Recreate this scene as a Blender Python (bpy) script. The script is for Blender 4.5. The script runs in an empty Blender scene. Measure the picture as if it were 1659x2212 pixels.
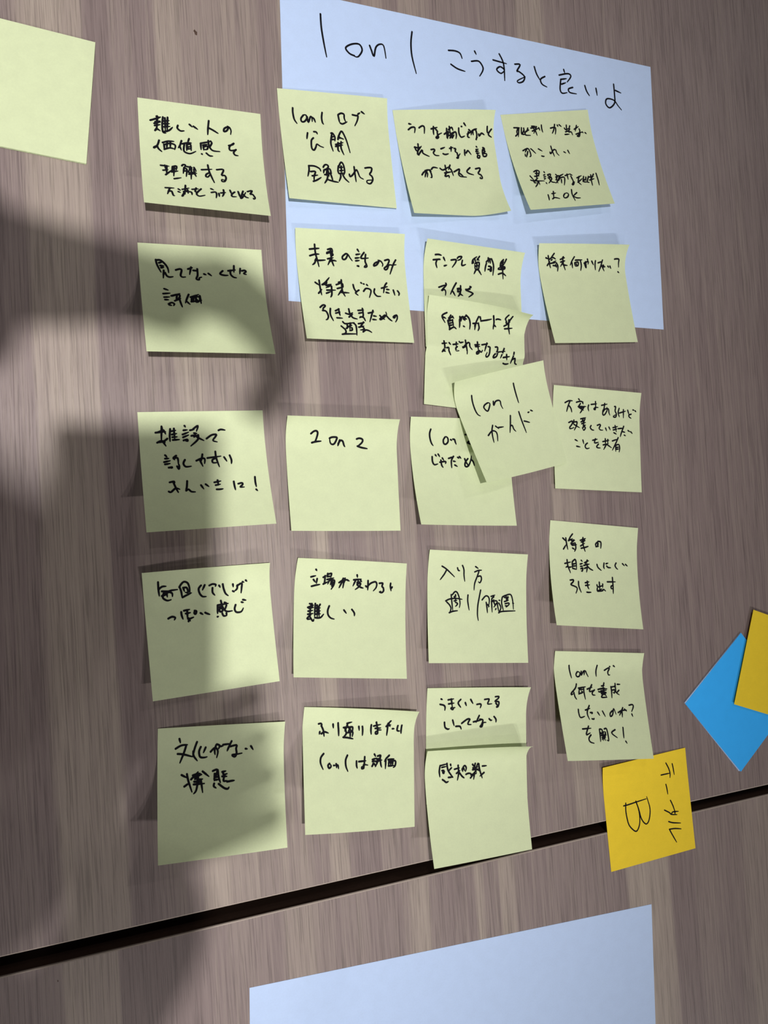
import bpy, bmesh, math, random
from mathutils import Vector, Matrix

random.seed(7)
SC = bpy.context.scene
COL = SC.collection
TABLE_Z = 0.72            # height of the table tops above the floor, metres


def W(x, y, z=0.0):
    """millimetres on the table (x right, y away, z up) -> metres in the room"""
    return Vector((x / 1000.0, y / 1000.0, TABLE_Z + z / 1000.0))


# ------------------------------------------------------------------ camera
cam_data = bpy.data.cameras.new('camera')
cam = bpy.data.objects.new('camera', cam_data)
COL.objects.link(cam)
SC.camera = cam
cam_data.sensor_fit = 'HORIZONTAL'
cam_data.sensor_width = 36.0
cam_data.lens = 1661.0 / 1659.0 * 36.0
cam_data.clip_start = 0.01
RIGHT = Vector((0.9412372844, -0.0340235048, 0.3360279386))
DOWN = Vector((-0.0174899068, -0.9984882601, -0.0521085174))
FWD = Vector((0.3372928662, 0.0431693821, -0.9404094464))
CAM_MM = Vector((-112.28, -370.26, 482.47))
m = Matrix((RIGHT, -DOWN, -FWD)).transposed().to_4x4()
m.translation = W(*CAM_MM)
cam.matrix_world = m

# ------------------------------------------------------------------ view, world
vs = SC.view_settings
vs.view_transform = 'Standard'
vs.look = 'None'
vs.gamma = 1.0
vs.use_curve_mapping = False
vs.exposure = 0.0
world = bpy.data.worlds.new('World')
SC.world = world
world.use_nodes = True
world.node_tree.nodes['Background'].inputs[0].default_value = (0.75, 0.85, 1.0, 1)
world.node_tree.nodes['Background'].inputs[1].default_value = 0.3

# ceiling downlights: x, y, z (mm over the table top), watts, half angle, blend, aim x, aim y
LAMPS = [
    (-260, -430, 1750, 139.0, 29.5, 1.0, -390, -270),
    (-320, 530, 1750, 9.0, 60, 0.6, 0, 200),
    (-330, -1380, 1750, 8.0, 60, 0.6, 0, -700),
    (-320, -2330, 1750, 20.0, 60, 0.6, 0, -900),
    (-320, 1500, 1750, 8.0, 60, 0.6, 0, 500),
    (1450, 950, 1750, 20.0, 60, 0.6, 500, 200),
    (1230, -2450, 1750, 58.0, 60, 0.6, 200, -700),
    (870, -2480, 1750, 50.0, 60, 0.6, 200, -700),
]


# ------------------------------------------------------------------ helpers
def tag(o, label=None, cat=None, group=None, kind=None):
    if label: o['label'] = label
    if cat: o['category'] = cat
    if group: o['group'] = group
    if kind: o['kind'] = kind
    return o


def empty(name, loc=(0, 0, 0), rotz=0.0):
    o = bpy.data.objects.new(name, None)
    COL.objects.link(o)
    o.location = loc
    o.rotation_euler = (0, 0, rotz)
    o.empty_display_size = 0.05
    return o


def mesh_obj(name, verts, faces, mat, parent=None, smooth=False):
    me = bpy.data.meshes.new(name)
    me.from_pydata([tuple(v) for v in verts], [], faces)
    me.update()
    if smooth:
        for p in me.polygons:
            p.use_smooth = True
    o = bpy.data.objects.new(name, me)
    COL.objects.link(o)
    if mat: me.materials.append(mat)
    if parent: o.parent = parent
    return o


def bm_obj(name, bm, mat, parent=None, smooth=False):
    me = bpy.data.meshes.new(name)
    bmesh.ops.recalc_face_normals(bm, faces=bm.faces)
    bm.to_mesh(me)
    bm.free()
    if smooth:
        for p in me.polygons:
            p.use_smooth = True
    o = bpy.data.objects.new(name, me)
    COL.objects.link(o)
    if mat: me.materials.append(mat)
    if parent: o.parent = parent
    return o


def add_box(bm, lo, hi, bevel=0.0, segs=2):
    r = bmesh.ops.create_cube(bm, size=1.0)
    for v in r['verts']:
        v.co = Vector([(lo[i] + hi[i]) / 2 + v.co[i] * (hi[i] - lo[i]) for i in range(3)])
    if bevel:
        es = list({e for v in r['verts'] for e in v.link_edges})
        bmesh.ops.bevel(bm, geom=es, offset=bevel, segments=segs, affect='EDGES', profile=0.5)


def add_cyl(bm, c, r1, r2, z0, z1, n=32):
    res = bmesh.ops.create_cone(bm, cap_ends=True, segments=n, radius1=r1, radius2=r2, depth=z1 - z0)
    for v in res['verts']:
        v.co += Vector((c[0], c[1], (z0 + z1) / 2))


class Nodes:
    """small builder for node materials"""
    def __init__(self, name):
        self.m = bpy.data.materials.new(name)
        self.m.use_nodes = True
        self.t = self.m.node_tree
        self.b = self.t.nodes['Principled BSDF']
        self.out = self.t.nodes['Material Output']

    def n(self, kind, **kw):
        nd = self.t.nodes.new(kind)
        for k, v in kw.items():
            if k.startswith('i_'):
                nd.inputs[k[2:].replace('_', ' ')].default_value = v
            else:
                setattr(nd, k, v)
        return nd

    def l(self, a, b):
        self.t.links.new(a, b)


def simple_mat(name, col, rough=0.6, spec=0.3, noise=0.0, nscale=60.0, metal=0.0):
    k = Nodes(name)
    k.b.inputs['Roughness'].default_value = rough
    k.b.inputs['Specular IOR Level'].default_value = spec
    k.b.inputs['Metallic'].default_value = metal
    if noise:
        tc = k.n('ShaderNodeTexCoord')
        nz = k.n('ShaderNodeTexNoise', i_Scale=nscale, i_Detail=4.0)
        k.l(tc.outputs['Object'], nz.inputs['Vector'])
        mr = k.n('ShaderNodeMapRange')
        mr.inputs[3].default_value = 1 - noise
        mr.inputs[4].default_value = 1 + noise
        k.l(nz.outputs['Fac'], mr.inputs[0])
        mx = k.n('ShaderNodeMix', data_type='RGBA', blend_type='MULTIPLY')
        mx.inputs[0].default_value = 1.0
        mx.inputs[6].default_value = (*col, 1)
        k.l(mr.outputs[0], mx.inputs[7])
        k.l(mx.outputs[2], k.b.inputs['Base Color'])
    else:
        k.b.inputs['Base Color'].default_value = (*col, 1)
    return k.m


def paper_mat(name, col, trans=0.0, rough=0.75, spec=0.25, mottle=0.025):
    """matte paper with faint fibre mottling that lets a little light through"""
    k = Nodes(name)
    tc = k.n('ShaderNodeTexCoord')
    nz = k.n('ShaderNodeTexNoise', i_Scale=900.0, i_Detail=3.0)
    nz2 = k.n('ShaderNodeTexNoise', i_Scale=130.0, i_Detail=4.0)
    k.l(tc.outputs['Object'], nz.inputs['Vector'])
    k.l(tc.outputs['Object'], nz2.inputs['Vector'])
    ad = k.n('ShaderNodeMath', operation='ADD')
    k.l(nz.outputs['Fac'], ad.inputs[0])
    k.l(nz2.outputs['Fac'], ad.inputs[1])
    mr = k.n('ShaderNodeMapRange')
    mr.inputs[1].default_value = 0.5
    mr.inputs[2].default_value = 1.5
    mr.inputs[3].default_value = 1 - mottle * 2
    mr.inputs[4].default_value = 1 + mottle * 2
    k.l(ad.outputs[0], mr.inputs[0])
    mx = k.n('ShaderNodeMix', data_type='RGBA', blend_type='MULTIPLY')
    mx.inputs[0].default_value = 1.0
    mx.inputs[6].default_value = (*col, 1)
    k.l(mr.outputs[0], mx.inputs[7])
    k.l(mx.outputs[2], k.b.inputs['Base Color'])
    k.b.inputs['Roughness'].default_value = rough
    k.b.inputs['Specular IOR Level'].default_value = spec
    bp = k.n('ShaderNodeBump', i_Strength=0.08, i_Distance=0.0002)
    k.l(nz.outputs['Fac'], bp.inputs['Height'])
    k.l(bp.outputs[0], k.b.inputs['Normal'])
    if trans:
        tr = k.n('ShaderNodeBsdfTranslucent')
        k.l(mx.outputs[2], tr.inputs['Color'])
        ms = k.n('ShaderNodeMixShader')
        ms.inputs[0].default_value = trans
        k.l(k.b.outputs[0], ms.inputs[1])
        k.l(tr.outputs[0], ms.inputs[2])
        k.l(ms.outputs[0], k.out.inputs['Surface'])
    return k.m


def wood_mat(name, seed, strips):
    """greyish walnut laminate: grain along local Y, sharp-edged plank tones, fine embossed pores"""
    k = Nodes(name)
    tc = k.n('ShaderNodeTexCoord')
    mp = k.n('ShaderNodeMapping')
    mp.inputs['Location'].default_value = (0, seed * 1.37, 0)
    k.l(tc.outputs['Object'], mp.inputs['Vector'])
    # slow sideways wander of the grain
    wob = k.n('ShaderNodeTexNoise', i_Scale=1.0, i_Detail=2.0)
    wm = k.n('ShaderNodeMapping')
    wm.inputs['Scale'].default_value = (14, 3.2, 1)
    k.l(mp.outputs[0], wm.inputs['Vector'])
    k.l(wm.outputs[0], wob.inputs['Vector'])
    sub = k.n('ShaderNodeVectorMath', operation='SUBTRACT')
    sub.inputs[1].default_value = (0.5, 0.5, 0.5)
    k.l(wob.outputs['Color'], sub.inputs[0])
    scl = k.n('ShaderNodeVectorMath', operation='MULTIPLY')
    scl.inputs[1].default_value = (0.007, 0, 0)
    k.l(sub.outputs[0], scl.inputs[0])
    pos = k.n('ShaderNodeVectorMath', operation='ADD')
    k.l(mp.outputs[0], pos.inputs[0])
    k.l(scl.outputs[0], pos.inputs[1])

    def stretched(sx, sy, detail, rough=0.55):
        mm = k.n('ShaderNodeMapping')
        mm.inputs['Scale'].default_value = (sx, sy, 1)
        k.l(pos.outputs[0], mm.inputs['Vector'])
        nz = k.n('ShaderNodeTexNoise', i_Scale=1.0, i_Detail=detail, i_Roughness=rough)
        k.l(mm.outputs[0], nz.inputs['Vector'])
        return nz.outputs['Fac']

    fine = stretched(1500, 20, 4.0, 0.66)
    med = stretched(330, 7, 3.0)
    broad = stretched(46, 1.5, 3.0)
    # plank tones: strips of the veneer pattern, edges wavering with the grain
    sep = k.n('ShaderNodeSeparateXYZ')
    k.l(pos.outputs[0], sep.inputs[0])
    mr = k.n('ShaderNodeMapRange')
    mr.inputs[1].default_value = 0.0
    mr.inputs[2].default_value = 0.6
    k.l(sep.outputs['X'], mr.inputs[0])
    sr = k.n('ShaderNodeValToRGB')
    el = sr.color_ramp.elements
    stops = []
    for i, (x0, tone) in enumerate(strips):
        p = x0 / 600.0
        if i:
            stops.append((p - 0.0012, strips[i - 1][1]))
        stops.append((p + 0.0012, tone))
    stops = stops[:32]
    el[0].position, el[0].color = stops[0][0], (stops[0][1],) * 3 + (1,)
    el[1].position, el[1].color = stops[-1][0], (stops[-1][1],) * 3 + (1,)
    for p, tone in stops[1:-1]:
        q = el.new(p)
        q.color = (tone, tone, tone, 1)
    k.l(mr.outputs[0], sr.inputs[0])

    def mad(a, wa, b=None, wb=0.0, c=0.0):
        m1 = k.n('ShaderNodeMath', operation='MULTIPLY_ADD')
        k.l(a, m1.inputs[0])
        m1.inputs[1].default_value = wa
        if b is None:
            m1.inputs[2].default_value = c
        else:
            m2 = k.n('ShaderNodeMath', operation='MULTIPLY_ADD')
            k.l(b, m2.inputs[0])
            m2.inputs[1].default_value = wb
            m2.inputs[2].default_value = c
            k.l(m2.outputs[0], m1.inputs[2])
        return m1.outputs[0]

    t2 = mad(broad, WOOD['broad'], med, WOOD['med'], -(WOOD['broad'] + WOOD['med']) / 2)
    t3 = k.n('ShaderNodeMath', operation='ADD')
    k.l(sr.outputs[0], t3.inputs[0])
    k.l(t2, t3.inputs[1])
    t4 = mad(fine, WOOD['fine'], t3.outputs[0], 1.0, -WOOD['fine'] / 2)
    cr = k.n('ShaderNodeValToRGB')
    e = cr.color_ramp.elements
    e[0].position = 0.0
    e[0].color = (*WOOD['c0'], 1)
    e[1].position = 1.0
    e[1].color = (*WOOD['c3'], 1)
    for p, c in ((0.36, 'c1'), (0.66, 'c2')):
        q = e.new(p)
        q.color = (*WOOD[c], 1)
    k.l(t4, cr.inputs[0])
    # thin dark pore lines
    pore = stretched(1150, 24, 3.0, 0.6)
    pr = k.n('ShaderNodeMapRange')
    pr.inputs[1].default_value = 0.33
    pr.inputs[2].default_value = 0.50
    pr.inputs[3].default_value = WOOD['pore']
    pr.inputs[4].default_value = 1.06
    k.l(pore, pr.inputs[0])
    mp2 = k.n('ShaderNodeMix', data_type='RGBA', blend_type='MULTIPLY')
    mp2.inputs[0].default_value = 1.0
    k.l(cr.outputs[0], mp2.inputs[6])
    k.l(pr.outputs[0], mp2.inputs[7])
    k.l(mp2.outputs[2], k.b.inputs['Base Color'])
    rr = mad(fine, 0.2, None, 0, WOOD['rough'])
    k.l(rr, k.b.inputs['Roughness'])
    k.b.inputs['Specular IOR Level'].default_value = WOOD['spec']
    bp = k.n('ShaderNodeBump', i_Strength=WOOD['bump'], i_Distance=0.0004)
    pores = mad(fine, 0.4, pr.outputs[0], 0.9)
    k.l(pores, bp.inputs['Height'])
    k.l(bp.outputs[0], k.b.inputs['Normal'])
    return k.m


WOOD = dict(broad=0.22, med=0.28, fine=0.48, pore=0.74, rough=0.36, spec=0.35, bump=0.5,
            c0=(0.112, 0.081, 0.080), c1=(0.186, 0.143, 0.140), c2=(0.282, 0.233, 0.202), c3=(0.40, 0.345, 0.29))
STRIPS_FAR = [(0, .38), (33, .62), (70, .28), (84, .42), (112, .62), (128, .50), (178, .42), (192, .66), (202, .36), (224, .45),
              (251, .57), (265, .38), (278, .55), (300, .42), (372, .60), (396, .38)]
STRIPS_NEAR = [(0, .38), (32, .60), (62, .28), (110, .42), (157, .54), (177, .42), (241, .60), (254, .40), (290, .62), (295, .42),
               (308, .62), (320, .40), (411, .66), (448, .34), (472, .42), (519, .52)]

M = {}
M['wood_a'] = wood_mat('walnut_laminate', 1.0, STRIPS_FAR)
M['wood_b'] = wood_mat('walnut_laminate', 2.0, STRIPS_NEAR)
M['edge'] = simple_mat('dark_brown_edging', (0.062, 0.036, 0.026), 0.5, 0.3, 0.3, 400)
M['lip'] = simple_mat('pale_edge_highlight', (0.36, 0.30, 0.26), 0.45, 0.3, 0.15, 300)  # table edge highlight painted as a paler colour on the bevel
M['steel'] = simple_mat('dark_steel', (0.05, 0.05, 0.055), 0.4, 0.5, 0.1, 50)
M['yellow'] = paper_mat('pale_yellow_paper', (0.715, 0.790, 0.525), 0.27)
M['orange'] = paper_mat('golden_paper', (0.90, 0.67, 0.036), 0.2)
M['blue'] = paper_mat('sky_blue_paper', (0.036, 0.43, 1.0), 0.08)
M['white'] = paper_mat('white_copy_paper', (0.59, 0.735, 0.99), 0.25, mottle=0.02)
M['ink'] = simple_mat('black_marker_ink', (0.004, 0.004, 0.007), 0.8, 0.12)
M['carpet'] = simple_mat('grey_carpet', (0.035, 0.035, 0.038), 0.95, 0.1, 0.3, 500)
M['plaster'] = simple_mat('light_plaster', (0.3, 0.3, 0.3), 0.85, 0.2, 0.02, 20)
M['trim'] = simple_mat('white_metal_ring', (0.8, 0.8, 0.8), 0.35, 0.5, 0.02, 80)

# ------------------------------------------------------------------ the room
def slab(name, lo, hi, mat, kind='structure'):
    bm = bmesh.new()
    add_box(bm, lo, hi)
    return tag(bm_obj(name, bm, mat), kind=kind)

CEIL = TABLE_Z + 1.79
X0, X1, Y0, Y1 = -2.2, 3.2, -3.4, 2.6
slab('floor', (X0, Y0, -0.05), (X1, Y1, 0.0), M['carpet'])
slab('ceiling', (X0, Y0, CEIL), (X1, Y1, CEIL + 0.05), M['plaster'])
slab('wall_left', (X0 - 0.05, Y0, 0), (X0, Y1, CEIL), M['plaster'])
slab('wall_right', (X1, Y0, 0), (X1 + 0.05, Y1, CEIL), M['plaster'])
slab('wall_front', (X0, Y0 - 0.05, 0), (X1, Y0, CEIL), M['plaster'])
slab('wall_back', (X0, Y1, 0), (X1, Y1 + 0.05, CEIL), M['plaster'])

DL_LABELS = ['ceiling downlight above the left side of the note table',
             'ceiling downlight beyond the far left corner of the note table',
             'ceiling downlight over the left side of the nearer table',
             'ceiling downlight past the near left corner of the nearer table',
             'ceiling downlight by the back wall on the left row',
             'ceiling downlight on the right row towards the back wall',
             'ceiling downlight outermost on the right row near the front wall',
             'ceiling downlight inner one of the pair near the front wall']


def downlight(i, spec):
    x, y, z, watts, half, blend, ax, ay = spec
    top = W(x, y, z)
    d = tag(empty('ceiling_downlight', (top.x, top.y, CEIL)), DL_LABELS[i], 'ceiling light', 'ceiling downlights over the tables')
    bm = bmesh.new()
    n = 40
    for (ra, rb, za, zb) in ((0.034, 0.052, -0.006, -0.006), (0.052, 0.055, -0.006, -0.0005), (0.034, 0.032, -0.006, -0.0005)):
        va = [bm.verts.new((ra * math.cos(t * 2 * math.pi / n), ra * math.sin(t * 2 * math.pi / n), za)) for t in range(n)]
        vb = [bm.verts.new((rb * math.cos(t * 2 * math.pi / n), rb * math.sin(t * 2 * math.pi / n), zb)) for t in range(n)]
        for t in range(n):
            bm.faces.new((va[t], va[(t + 1) % n], vb[(t + 1) % n], vb[t]))
    bmesh.ops.remove_doubles(bm, verts=bm.verts, dist=1e-5)
    bm_obj('trim_ring', bm, M['trim'], d, True)
    bm = bmesh.new()
    add_cyl(bm, (0, 0), 0.031, 0.031, -0.003, -0.0008, 40)
    k = bpy.data.materials.get('lamp_glass')
    if not k:
        q = Nodes('lamp_glass')
        q.b.inputs['Emission Color'].default_value = (1, 0.96, 0.9, 1)
        q.b.inputs['Emission Strength'].default_value = 3.0
        k = q.m
    bm_obj('lens', bm, k, d)
    li = bpy.data.lights.new('lamp', 'SPOT')
    li.energy = watts
    li.color = (1.0, 0.965, 0.93)
    li.shadow_soft_size = 0.026
    li.spot_size = math.radians(2 * half)
    li.spot_blend = blend
    lo = bpy.data.objects.new('lamp', li)
    COL.objects.link(lo)
    lo.parent = d
    lo.location = (0, 0, top.z - CEIL)
    aim = W(ax, ay, 0) - top
    lo.rotation_euler = aim.to_track_quat('-Z', 'Y').to_euler()
    return d


for i, s in enumerate(LAMPS):
    downlight(i, s)


# ------------------------------------------------------------------ the two tables
def table(name, corner, ang, x0, x1, y0, y1, label, wood):
    """tabletop spans x0..x1, y0..y1 (mm) in a frame placed at corner, turned by ang"""
    t = tag(empty(name, W(corner[0], corner[1], -TABLE_Z * 1000), ang), label, 'table', 'meeting tables pushed side by side')
    a, b, c, d = x0 / 1000, x1 / 1000, y0 / 1000, y1 / 1000
    bm = bmesh.new()
    add_box(bm, (a, c, TABLE_Z - 0.0022), (b, d, TABLE_Z), 0.0009, 2)
    top = bm_obj('tabletop', bm, wood, t)
    top.data.materials.append(M['lip'])
    for p in top.data.polygons:                     # the rounded arris is coloured paler, standing in for light caught on the edge
        if 0.15 < p.normal.z < 0.99:
            p.material_index = 1
    bm = bmesh.new()
    add_box(bm, (a + 0.0003, c + 0.0003, TABLE_Z - 0.028), (b - 0.0003, d - 0.0003, TABLE_Z - 0.0022))
    bm_obj('edge_band', bm, M['edge'], t)
    bm = bmesh.new()
    ins = 0.07
    for (p, q) in (((a + ins, c + ins), (b - ins, c + ins + 0.03)), ((a + ins, d - ins - 0.03), (b - ins, d - ins)),
                   ((a + ins, c + ins + 0.03), (a + ins + 0.03, d - ins - 0.03)), ((b - ins - 0.03, c + ins + 0.03), (b - ins, d - ins - 0.03))):
        add_box(bm, (p[0], p[1], TABLE_Z - 0.068), (q[0], q[1], TABLE_Z - 0.028))
    bm_obj('apron', bm, M['steel'], t)
    for (x, y) in ((a + ins, c + ins), (b - ins - 0.04, c + ins), (a + ins, d - ins - 0.04), (b - ins - 0.04, d - ins - 0.04)):
        bm = bmesh.new()
        add_box(bm, (x, y, 0.0), (x + 0.04, y + 0.04, TABLE_Z - 0.068), 0.003)
        bm_obj('leg', bm, M['steel'], t)
    return t


far_table = table('meeting_table', (-172.8, -590.1), math.radians(2.05), -190, 1310, 0, 750,
      'wood laminate meeting table carrying the white titled sheet and yellow notes', M['wood_a'])
near_table = table('meeting_table', (-173.0, -600.4), math.radians(2.37), -190, 1310, -750, 0,
      'wood laminate meeting table below the dark gap, carrying a blank white sheet', M['wood_b'])


def nick(tab, x, y, r, ang):
    """a tiny dark dent in the laminate"""
    bm = bmesh.new()
    n = 10
    vs_ = [bm.verts.new((r * (1 + 0.35 * math.sin(3 * k + x)) * math.cos(k * 2 * math.pi / n) * 0.45, r * math.sin(k * 2 * math.pi / n), 0)) for k in range(n)]
    bm.faces.new(vs_)
    o = bm_obj('dent', bm, M['edge'], tab)
    o.matrix_parent_inverse = Matrix.Identity(4)
    loc = tab.matrix_basis.inverted() @ (W(x, y, 0) + Vector((0, 0, 0.00006)))
    o.location = loc
    o.rotation_euler = (0, 0, math.radians(ang))
    o['label'] = 'tiny dark dent in the laminate'


nick(far_table, -55.1, -41.8, 0.0019, 20)
nick(near_table, -143.7, -608.9, 0.0006, 0)

# ------------------------------------------------------------------ paper shapes
# per note: x, y, turn, lift of bottom left/right and top left/right corner, curl power, corner curl, base height (mm)
NOTE_SHAPES = {
    '1a': [-91.11, -90.16, 0.024, 17.242, 15.479, 0.0, 0.0, 1.733, 0.0, 0.12],
    '1b': [-3.832, -69.632, 0.062, 6.801, 1.907, 0.617, 3.177, 1.652, 0.0, 0.25],
    '1c': [76.846, -71.036, 0.131, 8.753, 0.0, 0.231, 8.55, 1.7, 8.0, 0.25],
    '1d': [160.991, -60.719, 0.203, 10.978, 8.188, 0.0, 1.163, 1.737, 0.0, 0.25],
    '2a': [-92.849, -181.258, 0.042, 21.182, 20.034, 0.521, 0.0, 1.441, 0.0, 0.12],
    '2b': [5.005, -162.24, 0.048, 10.879, 5.583, 3.22, 4.531, 1.716, 0.0, 0.25],
    '2c': [96.285, -160.16, -0.034, 4.0, 4.0, 7.88, 7.345, 1.5, 0.0, 0.25],
    '2e': [97.16, -199.603, -0.082, 1.733, 0.0, 3.238, 12.653, 1.596, 0.0, 2.0],
    '2d': [185.669, -154.355, 0.09, 9.682, 4.751, 4.884, 9.067, 1.537, 0.0, 0.25],
    '3a': [-94.873, -285.193, 0.042, 17.908, 18.352, 0.31, 0.024, 1.554, 0.0, 0.12],
    '3b': [-4.588, -284.545, -0.008, 11.711, 3.238, 7.648, 7.98, 1.412, 0.0, 0.12],
    '3c': [81.103, -283.803, -0.005, 15.673, 6.656, 3.345, 3.794, 1.668, 0.0, 0.12],
    '3d': [195.008, -257.667, -0.045, 2.805, 1.822, 1.415, 2.67, 1.575, 0.0, 0.12],
    '3e': [110.406, -258.839, 0.237, 17.071, 0.0, 8.577, 2.994, 1.165, 0.0, 3.0],
    '4a': [-94.366, -381.604, 0.061, 8.091, 5.493, 3.059, 7.891, 1.571, 0.0, 0.12],
    '4b': [0.087, -375.57, -0.098, 14.662, 11.655, 5.409, 0.0, 1.467, 0.0, 0.12],
    '4c': [91.826, -374.107, -0.08, 7.88, 6.145, 2.423, 1.639, 1.591, 0.0, 0.12],
    '4d': [187.797, -356.291, -0.099, 14.582, 10.636, 0.408, 0.785, 1.566, 0.0, 0.12],
    '5a': [-86.884, -474.652, -0.034, 18.856, 12.643, 0.137, 4.589, 1.611, 0.0, 0.12],
    '5b': [2.098, -470.511, -0.097, 23.778, 10.871, 1.92, 8.812, 1.036, 0.0, 0.12],
    '5c': [86.878, -466.834, -0.06, 3.0, 3.0, 1.419, 6.55, 1.5, 0.0, 0.12],
    '5e': [82.766, -505.631, -0.017, 13.422, 6.47, 6.178, 11.495, 1.633, 0.0, 1.5],
    'B': [221.353, -536.453, 0.063, 0.0, 0.414, 2.282, 0.227, 1.6, 0.0, 0.12],
    '5d': [186.588, -449.837, -0.096, 22.34, 16.42, 1.298, 2.407, 1.108, 0.0, 0.12],
}
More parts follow.
